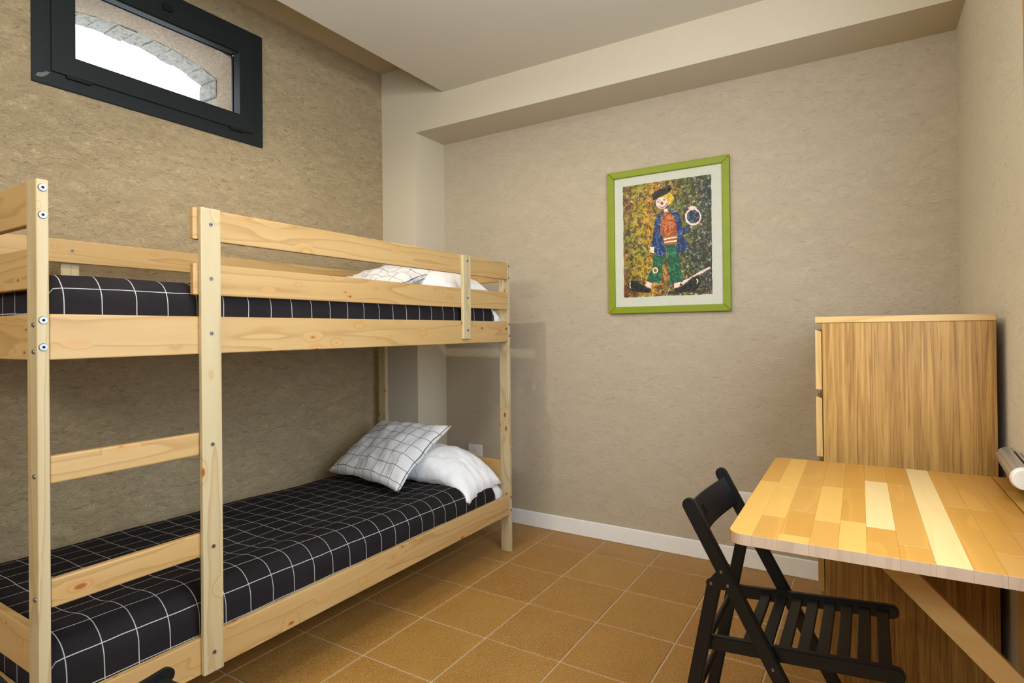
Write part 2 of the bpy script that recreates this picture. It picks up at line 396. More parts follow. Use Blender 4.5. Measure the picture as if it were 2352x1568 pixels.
# right window (structure): orange wooden casing
wr = D.objects.new('window_2', None); COL.objects.link(wr); wr['kind'] = 'structure'
wr.location = (3.0726, 0, 0); wr.rotation_euler = (0, 0, math.radians(0.746))
ORANGE = mat_wood('orange_varnished_wood', 2, '#d98f2e', '#c87c22', '#9a5a14', knots=False, streak=0.5)
yq = -1.178
box('casing', -0.012, 0.03, yq - 0.07, yq, 1.60 - 0.7, 2.33, ORANGE, wr)
box('casing', -0.012, 0.03, ry0 - 0.02, ry0 + 0.05, 0.90, 2.33, ORANGE, wr)
box('casing', -0.012, 0.03, ry0 + 0.05, yq - 0.07, 2.26, 2.33, ORANGE, wr)
box('sill', -0.02, 0.03, ry0 + 0.05, yq - 0.07, 0.93, 0.98, ORANGE, wr)

# ---------------------------------------------------------------- high window in the left wall
w1 = D.objects.new('window_1', None); COL.objects.link(w1); w1['kind'] = 'structure'; w1.location = (0, WY0, WZ0)
L, H = WY1 - WY0, WZ1 - WZ0
def ring(name, a, b, wdt, x0, x1, mat, parent, mz0=None, mz1=None, miter=True):
    """mitred frame: outer rectangle a..b (y,z), width wdt, as ONE mesh"""
    (ya, za), (yb, zb) = a, b
    bm = bmesh.new()
    o_ = [(ya, za), (yb, za), (yb, zb), (ya, zb)]; i_ = [(ya + wdt, za + wdt), (yb - wdt, za + wdt), (yb - wdt, zb - wdt), (ya + wdt, zb - wdt)]
    O0 = [bm.verts.new((x0, *p)) for p in o_]; O1 = [bm.verts.new((x1, *p)) for p in o_]
    I0 = [bm.verts.new((x0, *p)) for p in i_]; I1 = [bm.verts.new((x1, *p)) for p in i_]
    for k in range(4):
        n = (k + 1) % 4
        bm.faces.new((O1[k], O1[n], I1[n], I1[k])); bm.faces.new((O0[n], O0[k], I0[k], I0[n]))
        bm.faces.new((O0[k], O0[n], O1[n], O1[k])); bm.faces.new((I0[n], I0[k], I1[k], I1[n]))
    bmesh.ops.recalc_face_normals(bm, faces=bm.faces); bevelled(bm, 0.0015, 1)
    return obj(name, bm, mat, parent)
ring('window_frame', (0, 0), (L, H), 0.062, -0.055, 0.012, FRAMEBLK, w1)
sash = ring('sash', (0.058, 0.056), (L - 0.058, H - 0.056), 0.075, -0.05, 0.022, FRAMEBLK, w1)
ring('glazing_bead', (0.130, 0.128), (L - 0.122, H - 0.128), 0.010, -0.045, 0.012, GASKET, sash)
ring('spacer_bar', (0.137, 0.134), (L - 0.129, H - 0.134), 0.004, -0.04, -0.028, BEAD, sash)
box('glass_pane', -0.034, -0.030, 0.138, L - 0.130, 0.136, H - 0.136, GLASS, w1, bev=0)
box('hinge_cover', 0.012, 0.026, 0.105, 0.190, 0.044, 0.058, GASKET, w1)
box('hinge_cover', 0.012, 0.026, L - 0.185, L - 0.110, 0.044, 0.058, GASKET, w1)
hd = box('handle', 0.020, 0.034, 0.465, 0.505, H - 0.092, H - 0.066, GASKET, w1)
box('latch', 0.034, 0.050, 0.472, 0.498, H - 0.092, H - 0.080, GASKET, hd)
bm = bmesh.new(); pts = [(0.010, 0.022), (0.028, 0.022), (0.046, 0.036), (0.056, 0.050), (0.044, 0.050), (0.030, 0.040), (0.016, 0.036)]
bm_prism(bm, pts, 0, 0.0118, 0.0124); tag(obj('plaster_smear', bm, plain('dried_plaster', '#6d6a60', 0.9), w1), 'dried plaster smear on the frame corner')

# ---------------------------------------------------------------- bunk bed
XB, Y0, Y1 = 1.0591, -2.4549, -0.3949
PWX, PWY = 0.0576, 0.0246
bed = thing('bunk_bed', 'pale pine bunk bed with ladder standing along the window wall', 'bunk bed', (XB, Y0, 0))
LN = Y1 - Y0; BW = 0.97
def bb(name, x0, x1, y0, y1, z0, z1, ax, bev=0.003):
    m = PALE if name in ('post', 'ladder_post', 'guard_upright') else PINE
    return box(name, x0 - XB, x1 - XB, y0 - Y0, y1 - Y0, z0, z1, m[ax], bed, bev)
XI = XB - BW
for x0 in (XB - PWX, XI):
    for y0 in (Y0, Y1 - PWY):
        bb('post', x0, x0 + PWX, y0, y0 + PWY, 0, 1.567, 2)
# end boards, both ends
for y0 in (Y0 + 0.001, Y1 - PWY + 0.001):
    for (za, zb) in ((1.462, 1.566), (1.308, 1.405), (1.137, 1.247), (0.385, 0.492), (0.204, 0.31)):
        bb('end_board', XI + PWX, XB - PWX, y0, y0 + 0.021, za, zb, 0)
# side rails
for (xa, xb_) in ((XB - 0.021, XB), (XI, XI + 0.021)):
    for (za, zb) in ((1.137, 1.247), (0.2037, 0.3095)):
        bb('side_rail', xa, xb_, Y0 + PWY, Y1 - PWY, za, zb, 1)
# front guard rails and back guard rail
bb('guard_rail', XB - 0.018, XB, -2.092, Y1 - PWY, 1.472, 1.5645, 1)
bb('guard_rail', XB - 0.018, XB, -2.092, Y1 - PWY, 1.310, 1.403, 1)
bb('guard_rail', 0.129, 0.147, Y0 + PWY, Y1 - PWY, 1.470, 1.557, 1)
bb('guard_upright', 0.110, 0.129, -2.071, -2.012, 1.16, 1.50, 2)
bb('guard_upright', 0.110, 0.129, -0.86, -0.80, 1.16, 1.50, 2)
bb('guard_upright', XB + 0.0002, XB + 0.017, -0.832, -0.771, 1.158, 1.562, 2)
bb('ladder_post', XB + 0.0002, XB + 0.017, -2.0785, -2.0188, 0.2031, 1.5655, 2)
bb('ladder_rung', XB - 0.0215, XB - 0.001, Y0 + PWY, -2.03, 0.841, 0.907, 1, 0.004)
bb('ladder_rung', XB - 0.0215, XB - 0.001, Y0 + PWY, -2.03, 0.545, 0.613, 1, 0.004)
# slatted bases
for zz in (0.2475, 1.181):
    for k in range(13):
        y = Y0 + 0.10 + k * 0.148
        bb('bed_slat', XI + 0.023, XB - 0.023, y, y + 0.05, zz, zz + 0.012, 0, 0.002)
    for xa in (XI + 0.0212, XB - 0.0412):
        bb('slat_ledge', xa, xa + 0.020, Y0 + 0.03, Y1 - 0.03, zz - 0.02, zz - 0.0005, 1, 0.002)
# bolts
def bolt_mesh(r, t, name):
    bm = bmesh.new(); bm_cyl(bm, (0, 0, 0), (0, 0, t), r, 28, r * 0.86); bm_cyl(bm, (0, 0, t * 0.6), (0, 0, t * 1.02), r * 0.38, 6)
    for f in bm.faces:
        if len(f.verts) == 6 and f.calc_center_median().z > t: f.material_index = 1
    me = D.meshes.new(name); bm.to_mesh(me); bm.free(); me.materials.append(STEEL); me.materials.append(DARKHOLE); return me
BIG = bolt_mesh(0.0095, 0.003, 'bolt'); SML = bolt_mesh(0.0058, 0.003, 'bolt')
def bolt(me, x, y, z, axis, parent=bed, org=(XB, Y0, 0)):
    o = D.objects.new('bolt', me); COL.objects.link(o); o.parent = parent; o.location = (x - org[0], y - org[1], z - org[2])
    o.rotation_euler = {'x': (0, math.pi / 2, 0), '-y': (math.pi / 2, 0, 0)}[axis]
for z in (1.547, 1.482, 1.232, 1.168): bolt(BIG, XB, Y0 + 0.0123, z, 'x')
for z in (0.285, 0.235): bolt(BIG, XB, Y0 + 0.0123, z, 'x')
for z in (1.547, 1.482, 1.232, 1.168, 0.31 - 0.015, 0.225): bolt(SML, XB, Y1 - 0.0123, z, 'x')
for z in (1.518, 1.358, 1.197, 0.871, 0.572, 0.262): bolt(SML, XB + 0.017, -2.049, z, 'x')
for z in (1.535, 1.357, 1.20): bolt(SML, XB + 0.0165, -0.80, z, 'x')
for z in (1.221, 1.157, 0.862, 0.572): bolt(SML, XB - 0.017, Y0, z, '-y')
bolt(SML, 0.147, -2.041, 1.517, 'x')

# ---------------------------------------------------------------- mattresses and bedspreads
def slab(name, mat, parent, x0, x1, y0, y1, zb, zt, r, org, crown=0.02, edge=0.0, slope=0.0, wr=0.006, ny=60, seed=0, endr=0.03, open_bottom=False):
    """soft rounded slab lofted along y, UV = unrolled arc length"""
    prof = []   # (x, z) from lower left round over the top to lower right
    def arc(cx, cz, a0, a1, n):
        for k in range(n + 1):
            a = a0 + (a1 - a0) * k / n; prof.append((cx + r * math.cos(a), cz + r * math.sin(a)))
    prof.append((x0, zb)); prof.append((x0, (zb + zt - r) / 2))
    arc(x0 + r, zt - r, math.pi, math.pi / 2, 7)
    for k in range(1, 22): prof.append((x0 + r + (x1 - x0 - 2 * r) * k / 22, zt))
    arc(x1 - r, zt - r, math.pi / 2, 0, 7)
    for k in (1, 2, 3): prof.append((x1, zt - r + (zb - zt + r) * k / 3))
    L_ = [0]
    for a, b in zip(prof, prof[1:]): L_.append(L_[-1] + math.dist(a, b))
    Lt = L_[-1]
    bm = bmesh.new(); uvl = bm.loops.layers.uv.new('UVMap'); rows = []
    info = {}
    for j in range(ny + 1):
        t = j / ny; y = y0 + (y1 - y0) * t
        e = min(t, 1 - t) * (y1 - y0); k = 1.0
        if e < endr: k = 1 - 0.12 * (1 - math.sqrt(max(0, 1 - (1 - e / endr) ** 2)))
        row = []
        for i, (px, pz) in enumerate(prof):
            u = (px - x0) / (x1 - x0); top = max(0, (pz - zb) / (zt - zb))
            z = zb + (pz - zb) * (1 - (1 - k) * 2)
            z += top * (crown * (1 - (2 * u - 1) ** 2) + edge * math.exp(-((u - 0.88) / 0.09) ** 2)) + slope * (t - 0.5) * top
            n = noise.noise(Vector((px * 4 + seed, y * 3.2, pz * 5))) ; n2 = noise.noise(Vector((px * 14 + seed, y * 9, pz * 14)))
            n3 = max(0, noise.noise(Vector((px * 22, y * 2.0 + seed, 3.3)))) ** 2
            off = (n * 1.2 + n2 * 0.35 - n3 * 1.5) * wr * (0.35 + 0.65 * top)
            nx = 0.0
            if i >= len(prof) - 8 or i < 6: nx = off * (1 if u > 0.5 else -1); off *= 0.3
            v = bm.verts.new((px + nx - org[0], y - org[1], z + off - org[2])); row.append(v); info[v] = (L_[i], y)
        rows.append(row)
    for j in range(ny):
        for i in range(len(prof) - 1):
            f = bm.faces.new((rows[j][i], rows[j + 1][i], rows[j + 1][i + 1], rows[j][i + 1]))
            for lp in f.loops: lp[uvl].uv = info[lp.vert]
        if not open_bottom: bm.faces.new((rows[j][0], rows[j][-1], rows[j + 1][-1], rows[j + 1][0]))
    for row, sgn in ((rows[0], 1), (rows[-1], -1)):
        # end caps as quad strips towards the bottom
        c = []
        nn = len(row); h = nn // 2
        for i in range(h - (nn % 2 == 0)):
            a, b, c_, d = row[i], row[i + 1], row[nn - 2 - i], row[nn - 1 - i]
            if len({a, b, c_, d}) < 4:
                if len({a, b, d}) == 3 and b is c_:
                    f = bm.faces.new((a, b, d))
                else: continue
            else: f = bm.faces.new((a, b, c_, d))
            for lp in f.loops: lp[uvl].uv = (lp.vert.co.x + org[0], lp.vert.co.z + org[2])
    bmesh.ops.recalc_face_normals(bm, faces=bm.faces)
    return obj(name, bm, mat, parent, smooth=True)
for nm, z0, dz, lab, seed in (('lower', 0.2600, 0.0, ('white mattress on the lower bunk, mostly under the dark bedspread', 'black bedspread with thin white check on the lower bunk'), 3.0),
                          ('upper', 1.1937, 0.0, ('white mattress on the upper bunk, behind the guard rails', 'black bedspread with thin white check on the upper bunk'), 11.0)):
    H_ = 0.150
    o = slab('mattress', LINEN, None, XI + 0.062, XB - 0.036, Y0 + 0.040, Y1 - 0.032, z0, z0 + H_ - 0.018, 0.055, (XB - 0.45, (Y0 + Y1) / 2, z0), crown=0.004, slope=-0.02, wr=0.004, ny=50, seed=seed + 2)
    o.location = (XB - 0.45, (Y0 + Y1) / 2, z0); tag(o, lab[0], 'mattress')
    if nm == 'lower':
        q = slab('bedspread', DARKGRID, None, XI + 0.052, XB - 0.0225, Y0 + 0.026, -0.520, z0 + 0.012, z0 + H_ + 0.004, 0.062, (XB - 0.45, (Y0 + Y1) / 2, z0), crown=0.004, edge=0.016, slope=-0.028, wr=0.006, ny=110, seed=seed)
    else:
        q = slab('bedspread', DARKGRID, None, XI + 0.060, XB - 0.0225, Y0 + 0.026, -0.520, z0 + 0.008, z0 + H_ + 0.002, 0.062, (XB - 0.45, (Y0 + Y1) / 2, z0), crown=0.014, edge=0.0, slope=0.0, wr=0.006, ny=110, seed=seed)
    q.location = (XB - 0.45, (Y0 + Y1) / 2, z0); tag(q, lab[1], 'bedspread')

# ---------------------------------------------------------------- pillows
def pillow(label, mat, corners, T, seed, droop=0.0, group=None, sharp=0.5, bottom=0.45):
    """corners: front-left, front-right, back-right, back-left in world space"""
    c = [Vector(p) for p in corners]; cen = sum(c, Vector()) / 4
    W_ = ((c[1] - c[0]).length + (c[2] - c[3]).length) / 2; Hh = ((c[3] - c[0]).length + (c[2] - c[1]).length) / 2
    nrm = (c[1] - c[0]).cross(c[3] - c[0]).normalized()
    n, m = 30, 24; bm = bmesh.new(); uvl = bm.loops.layers.uv.new('UVMap'); info = {}
    S = []
    for side in (1, -1):
        g = []
        for j in range(m + 1):
            row = []
            for i in range(n + 1):
                a = -1 + 2 * i / n; b = -1 + 2 * j / m
                edge = (i in (0, n) or j in (0, m))
                if side == -1 and edge: row.append(S[0][j][i]); continue
                sa = a * (1 - 0.075 * (1 - b * b)); sb = b * (1 - 0.085 * (1 - a * a))
                u, v = (sa + 1) / 2, (sb + 1) / 2
                p = c[0] * (1 - u) * (1 - v) + c[1] * u * (1 - v) + c[2] * u * v + c[3] * (1 - u) * v
                ht = max(0.0, (1 - a * a) * (1 - b * b)) ** sharp * T * (0.62 if side == 1 else bottom)
                q = Vector((a * 2.1 + seed, b * 2.1, side * 3.0))
                ed = 1 - abs(max(abs(a), abs(b)))
                wrk = noise.noise(q) * 0.014 + noise.noise(q * 2.7) * 0.010 - abs(noise.noise(Vector((a * 5 + b * 2 + seed, b * 1.6 - a, 1.0)))) * 0.012
                rad = math.atan2(b, a); wrk += 0.005 * math.sin(rad * 17 + noise.noise(q) * 4) * (1 - min(1, ed * 2.2)) * (0 if edge else 1)
                p = p + nrm * side * (ht + (0 if edge else wrk * min(1, ed * 6)))
                if edge: p = p + nrm * 0.006 * math.sin(rad * 9 + seed)
                p.z -= droop * max(0, u - 0.55) ** 2
                vtx = bm.verts.new(p - cen); row.append(vtx); info[(vtx, side)] = (a * W_ / 2 + 0.031, b * Hh / 2 + 0.02)
                if edge: info[(vtx, -1)] = info[(vtx, 1)] if (vtx, 1) in info else info[(vtx, side)]
            g.append(row)
        S.append(g)
        for j in range(m):
            for i in range(n):
                f = bm.faces.new((g[j][i], g[j][i + 1], g[j + 1][i + 1], g[j + 1][i]))
                for lp in f.loops: lp[uvl].uv = info.get((lp.vert, side)) or info[(lp.vert, 1)]
    bmesh.ops.recalc_face_normals(bm, faces=bm.faces)
    o = obj('pillow', bm, mat, None, smooth=True, loc=cen)
    return tag(o, label, 'pillow', group)
pillow('plain white pillow lying at the head of the lower bunk', LINEN, [(0.50, -0.82, 0.450), (1.055, -0.775, 0.455), (1.040, -0.455, 0.485), (0.46, -0.455, 0.53)], 0.155, 1.0, droop=0.55, sharp=0.40)
pillow('white pillow with thin black check leaning on the lower bunk', LIGHTGRID, [(0.215, -0.925, 0.447), (0.815, -1.015, 0.440), (0.800, -0.585, 0.690), (0.255, -0.560, 0.680)], 0.125, 5.0, sharp=0.5)
pillow('plain white pillow behind the guard rails of the upper bunk', LINEN, [(0.50, -0.82, 1.415), (1.010, -0.80, 1.415), (1.000, -0.47, 1.435), (0.46, -0.455, 1.45)], 0.15, 8.0, droop=0.25, sharp=0.42)
pillow('white pillow with thin black check on the upper bunk', LIGHTGRID, [(0.215, -0.98, 1.400), (0.80, -1.02, 1.400), (0.82, -0.58, 1.530), (0.25, -0.56, 1.540)], 0.12, 14.0, sharp=0.5)

# ---------------------------------------------------------------- picture on the back wall
PXc, PZc = 1.812, 1.680
pic = thing('framed_picture', 'lime green framed clown painting hanging on the back wall', 'picture', (PXc, 0, 1.284))
def rail_piece(pts, name='frame_rail'):
    bm = bmesh.new(); bm_prism(bm, pts, 1, -0.026, -0.002); bevelled(bm, 0.004, 2); return obj(name, bm, GREEN, pic)
fx0, fx1, fz0, fz1 = 1.482 - PXc, 2.143 - PXc, 0.0, 0.790
fw = 0.037
rail_piece([(fx0, fz0), (fx1, fz0), (fx1 - fw, fz0 + fw), (fx0 + fw, fz0 + fw)])
rail_piece([(fx0, fz1), (fx0 + fw, fz1 - fw), (fx1 - fw, fz1 - fw), (fx1, fz1)])
rail_piece([(fx0, fz0), (fx0 + fw, fz0 + fw), (fx0 + fw, fz1 - fw), (fx0, fz1)])
rail_piece([(fx1, fz0), (fx1, fz1), (fx1 - fw, fz1 - fw), (fx1 - fw, fz0 + fw)])
box('mat_board', fx0 + 0.03, fx1 - 0.03, -0.012, -0.006, fz0 + 0.03, fz1 - 0.03, MATBOARD, pic, bev=0)
def mat_art():
    t = NT('mottled_painting', 0.5, 0.3)
    uv = t.coords('UV'); sp = t.add('ShaderNodeSeparateXYZ'); t.link(uv, sp.inputs[0])
    n1 = t.noise(uv, 3.2, 3, 0.6, 0.8); n2 = t.noise(uv, 2.1, 2, 0.5, 0.3)
    u = sp.outputs[0]; v = sp.outputs[1]
    base = t.ramp(t.math('ADD', t.math('MULTIPLY', u, 0.85), t.math('MULTIPLY', t.math('SUBTRACT', n1, 0.5), 0.7)),
                  [(0.0, lin('#7a3f22')), (0.12, lin('#a8901c')), (0.26, lin('#c8920f')), (0.38, lin('#b87814')), (0.52, lin('#75702a')), (0.68, lin('#59603a')), (0.82, lin('#45555a')), (1.0, lin('#5a3a2c'))])
    g = t.ramp(n2, [(0.45, 0.0), (0.60, 1.0)]); base = t.mix(t.math('MULTIPLY', g, 0.55), base, lin('#6f7a2c'))
    br = t.ramp(t.math('MULTIPLY_ADD', v, -1.0, n1), [(0.25, 0.0), (0.5, 1.0)]); base = t.mix(t.math('MULTIPLY', br, 0.45), base, lin('#7a4a1e'))
    dk = t.ramp(t.math('ADD', t.noise(uv, 17, 5, 0.8, 0.6), t.math('MULTIPLY', u, -0.07)), [(0.44, 1.0), (0.53, 0.0)]); base = t.mix(t.math('MULTIPLY', dk, 0.85), base, lin('#1f1a12'))
    lt = t.ramp(t.noise(uv, 24, 4, 0.8, 0.8), [(0.56, 0.0), (0.64, 1.0)]); base = t.mix(t.math('MULTIPLY', lt, 0.6), base, lin('#d8cfa8'))
    return t.col(base)
def paint(name, a, b, sc=26, fac=(0.42, 0.6)):
    t = NT(name, 0.5, 0.3); uv = t.coords('UV'); n = t.ramp(t.noise(uv, sc, 3, 0.7, 1.0), [(fac[0], 0.0), (fac[1], 1.0)])
    return t.col(t.mix(n, lin(a), lin(b)))
pm = [mat_art(), paint('paint_blue', '#16264a', '#5f86b8', 24, (0.5, 0.72)), paint('paint_rust', '#7a2f16', '#c8743c'), paint('paint_green', '#0d4a2e', '#4f9a72', 22, (0.5, 0.75)),
      paint('paint_black', '#100d0c', '#2c2a2a'), paint('paint_pink', '#e6cfc6', '#d9a898'), paint('paint_yellow', '#d8b53a', '#a98a1a'), paint('paint_red', '#a83a1c', '#7a2410'),
      paint('paint_grey', '#1c2430', '#7d93a6', 30, (0.5, 0.7)), paint('paint_cream', '#e8d3a8', '#d8b888'), paint('paint_brown', '#a85a30', '#8a4420'), paint('paint_violet', '#7a5a86', '#a890b0')]
ART = {'hat': [(0.332, 0.844),(0.357, 0.85),(0.351, 0.886),(0.378, 0.913),(0.432, 0.933),(0.496, 0.936),(0.538, 0.92),(0.573, 0.923),(0.521, 0.889),(0.444, 0.866),(0.371, 0.844)], 'hattip': [(0.509, 0.952),(0.555, 0.957),(0.578, 0.92),(0.538, 0.91)], 'hair': [(0.39, 0.832),(0.417, 0.86),(0.496, 0.874),(0.555, 0.895),(0.6, 0.845),(0.571, 0.8),(0.53, 0.779),(0.521, 0.824)], 'face': [(0.525, 0.803),(0.519, 0.785),(0.505, 0.771),(0.484, 0.761),(0.457, 0.759),(0.432, 0.766),(0.409, 0.779),(0.394, 0.797),(0.39, 0.816),(0.396, 0.835),(0.411, 0.85),(0.434, 0.858),(0.459, 0.86),(0.484, 0.853),(0.507, 0.84),(0.521, 0.823)], 'mouth': [(0.415, 0.795),(0.442, 0.78),(0.476, 0.776),(0.501, 0.787),(0.513, 0.81),(0.523, 0.8),(0.507, 0.776),(0.473, 0.764),(0.436, 0.771)], 'noser': [(0.498, 0.803),(0.492, 0.79),(0.48, 0.782),(0.461, 0.78),(0.442, 0.785),(0.428, 0.797),(0.424, 0.811),(0.428, 0.824),(0.442, 0.834),(0.461, 0.835),(0.48, 0.829),(0.494, 0.818)], 'nose': [(0.48, 0.805),(0.478, 0.798),(0.471, 0.793),(0.461, 0.792),(0.453, 0.795),(0.446, 0.801),(0.444, 0.808),(0.446, 0.814),(0.453, 0.819),(0.463, 0.821),(0.471, 0.818),(0.478, 0.811)], 'eyel': [(0.434, 0.821),(0.43, 0.816),(0.419, 0.816),(0.409, 0.818),(0.405, 0.824),(0.409, 0.829),(0.419, 0.829),(0.43, 0.826)], 'eyer': [(0.503, 0.832),(0.498, 0.829),(0.488, 0.829),(0.476, 0.832),(0.471, 0.835),(0.476, 0.84),(0.488, 0.84),(0.498, 0.837)], 'neck': [(0.478, 0.759),(0.521, 0.754),(0.534, 0.724),(0.484, 0.729)], 'jackl': [(0.48, 0.737),(0.428, 0.719),(0.388, 0.688),(0.367, 0.62),(0.353, 0.541),(0.332, 0.442),(0.319, 0.382),(0.363, 0.365),(0.488, 0.348),(0.501, 0.372),(0.488, 0.442),(0.457, 0.532),(0.436, 0.594),(0.453, 0.672),(0.492, 0.724)], 'jackr': [(0.525, 0.75),(0.571, 0.735),(0.646, 0.704),(0.669, 0.654),(0.686, 0.594),(0.698, 0.562),(0.754, 0.599),(0.763, 0.579),(0.704, 0.516),(0.673, 0.516),(0.757, 0.434),(0.748, 0.403),(0.652, 0.357),(0.634, 0.361),(0.625, 0.451),(0.627, 0.539),(0.619, 0.618),(0.569, 0.701)], 'shirt': [(0.494, 0.73),(0.534, 0.727),(0.596, 0.68),(0.619, 0.618),(0.627, 0.524),(0.478, 0.516),(0.436, 0.544),(0.455, 0.633),(0.44, 0.683)], 's1': [(0.467, 0.518),(0.627, 0.524),(0.627, 0.51),(0.469, 0.5)], 's2': [(0.473, 0.5),(0.627, 0.508),(0.627, 0.495),(0.476, 0.485)], 's3': [(0.476, 0.485),(0.627, 0.495),(0.625, 0.479),(0.48, 0.469)], 's4': [(0.48, 0.469),(0.625, 0.479),(0.625, 0.463),(0.482, 0.458)], 's5': [(0.482, 0.458),(0.625, 0.463),(0.625, 0.44),(0.488, 0.442)], 'pantl': [(0.357, 0.361),(0.494, 0.348),(0.461, 0.275),(0.438, 0.186),(0.432, 0.105),(0.353, 0.126),(0.27, 0.139),(0.313, 0.212),(0.349, 0.281)], 'pantr': [(0.488, 0.443),(0.625, 0.44),(0.638, 0.362),(0.655, 0.263),(0.684, 0.114),(0.605, 0.114),(0.534, 0.105),(0.534, 0.202),(0.517, 0.33)], 'patch': [(0.409, 0.226),(0.401, 0.21),(0.384, 0.2),(0.363, 0.202),(0.347, 0.212),(0.34, 0.229),(0.347, 0.246),(0.363, 0.254),(0.386, 0.254),(0.403, 0.242)], 'patchc': [(0.394, 0.226),(0.39, 0.216),(0.382, 0.21),(0.369, 0.212),(0.359, 0.218),(0.355, 0.228),(0.359, 0.237),(0.369, 0.244),(0.382, 0.242),(0.392, 0.236)], 'footl': [(0.274, 0.134),(0.338, 0.116),(0.322, 0.074),(0.253, 0.1)], 'footr': [(0.586, 0.106),(0.657, 0.113),(0.648, 0.074),(0.588, 0.064)], 'shoel': [(0.051, 0.127),(0.097, 0.152),(0.165, 0.143),(0.22, 0.106),(0.286, 0.077),(0.326, 0.066),(0.317, 0.033),(0.217, 0.038),(0.095, 0.053),(0.047, 0.092)], 'shoer': [(0.592, 0.059),(0.661, 0.071),(0.738, 0.105),(0.788, 0.143),(0.848, 0.153),(0.886, 0.118),(0.871, 0.071),(0.811, 0.033),(0.711, 0.025),(0.605, 0.025)], 'hi1': [(0.068, 0.132),(0.084, 0.134),(0.076, 0.106),(0.088, 0.075),(0.068, 0.088)], 'hi2': [(0.829, 0.134),(0.848, 0.129),(0.854, 0.105),(0.829, 0.088),(0.842, 0.109)], 'drumr': [(0.894, 0.652),(0.89, 0.633),(0.881, 0.617),(0.867, 0.602),(0.848, 0.592),(0.827, 0.586),(0.804, 0.586),(0.781, 0.591),(0.761, 0.599),(0.742, 0.612),(0.727, 0.63),(0.719, 0.647),(0.717, 0.667),(0.719, 0.686),(0.729, 0.703),(0.744, 0.717),(0.763, 0.727),(0.784, 0.732),(0.806, 0.732),(0.829, 0.729),(0.85, 0.719),(0.869, 0.706),(0.881, 0.69),(0.89, 0.67)], 'drum': [(0.879, 0.654),(0.875, 0.639),(0.869, 0.626),(0.856, 0.615),(0.842, 0.609),(0.825, 0.604),(0.806, 0.604),(0.788, 0.607),(0.771, 0.613),(0.757, 0.625),(0.746, 0.638),(0.738, 0.652),(0.736, 0.667),(0.74, 0.682),(0.746, 0.696),(0.759, 0.706),(0.773, 0.714),(0.79, 0.719),(0.809, 0.719),(0.827, 0.716),(0.844, 0.707),(0.858, 0.698),(0.869, 0.685),(0.877, 0.67)], 'handu': [(0.752, 0.729),(0.775, 0.753),(0.821, 0.751),(0.852, 0.72),(0.809, 0.733)], 'handl': [(0.315, 0.435),(0.367, 0.432),(0.363, 0.378),(0.319, 0.388)], 'streak': [(0.65, 0.113),(0.763, 0.147),(0.861, 0.19),(0.977, 0.229),(0.983, 0.216),(0.873, 0.171),(0.788, 0.15),(0.686, 0.087)]}
order = [('streak', 5, 1), ('jackl', 1, 1), ('jackr', 1, 1), ('pantl', 3, 1), ('pantr', 3, 1), ('shirt', 2, 2), ('s1', 10, 3), ('s2', 9, 3), ('s3', 10, 3), ('s4', 9, 3), ('s5', 10, 3),
         ('patch', 9, 2), ('patchc', 10, 3), ('footl', 5, 2), ('footr', 5, 2), ('shoel', 4, 3), ('shoer', 4, 3), ('hi1', 9, 4), ('hi2', 9, 4), ('hair', 6, 1), ('neck', 5, 2), ('face', 5, 3), ('hat', 4, 4), ('hattip', 4, 4),
         ('noser', 9, 4), ('nose', 7, 5), ('mouth', 11, 5), ('eyel', 11, 4), ('eyer', 8, 4), ('handu', 5, 1), ('drumr', 5, 2), ('drum', 8, 3), ('handl', 9, 3)]
ax0, ax1, az0, az1 = 1.5695 - PXc, 2.050 - PXc, 1.3735 - 1.284, 1.9905 - 1.284
bm = bmesh.new(); uvl = bm.loops.layers.uv.new('UVMap')
def art_face(pts, mi, layer):
    y = -0.0128 - layer * 0.00025
    f = bm.faces.new([bm.verts.new((ax0 + (ax1 - ax0) * p[0], y, az0 + (az1 - az0) * p[1])) for p in pts]); f.material_index = mi
    if f.normal.dot(Vector((0, -1, 0))) < 0: pass
    for lp, p in zip(f.loops, pts): lp[uvl].uv = (p[0], p[1] * 1.28)
    f.normal_update()
    if f.normal.y > 0: f.normal_flip()
N = 28; bord = []
for k in range(N): bord.append((k / N, 0 + random.uniform(-1, 1) * 0.003))
for k in range(N): bord.append((1 + random.uniform(-1, 1) * 0.004, k / N))
for k in range(N): bord.append((1 - k / N, 1 + random.uniform(-1, 1) * 0.003))
for k in range(N): bord.append((0 + random.uniform(-1, 1) * 0.004, 1 - k / N))
art_face(bord, 0, 0)
for nm, mi, ly in order: art_face(ART[nm], mi, ly)
bmesh.ops.triangulate(bm, faces=bm.faces)
obj('painted_print', bm, pm, pic)

# ---------------------------------------------------------------- sockets on the back wall
def socket(label, x0, x1, z0, z1, n):
    t = thing('wall_socket', label, 'socket', ((x0 + x1) / 2, 0, z0))
    w_ = x1 - x0; h_ = z1 - z0
    box('cover_plate', -w_ / 2, w_ / 2, -0.012, -0.001, 0, h_, PLASTIC, t, 0.003)
    for k in range(n):
        c = -w_ / 2 + w_ * (k + 0.5) / n
        bm = bmesh.new(); bm_cyl(bm, (0, 0, 0), (0, -0.003, 0), 0.026 if h_ > 0.06 else 0.02, 20); s_ = obj('socket_insert', bm, PLASTIC, t, loc=(c, -0.0118, h_ / 2))
        for d in (-0.009, 0.009):
            bm = bmesh.new(); bm_cyl(bm, (0, 0, 0), (0, -0.001, 0), 0.0025, 8); obj('pin_hole', bm, DARKHOLE, s_, loc=(d, -0.0031, 0))
socket('pale wall socket low behind the pillows of the lower bunk', 0.475, 0.585, 0.385, 0.462, 1)
socket('white double wall socket above the baseboard behind the chair', 2.135, 2.29, 0.296, 0.376, 2)

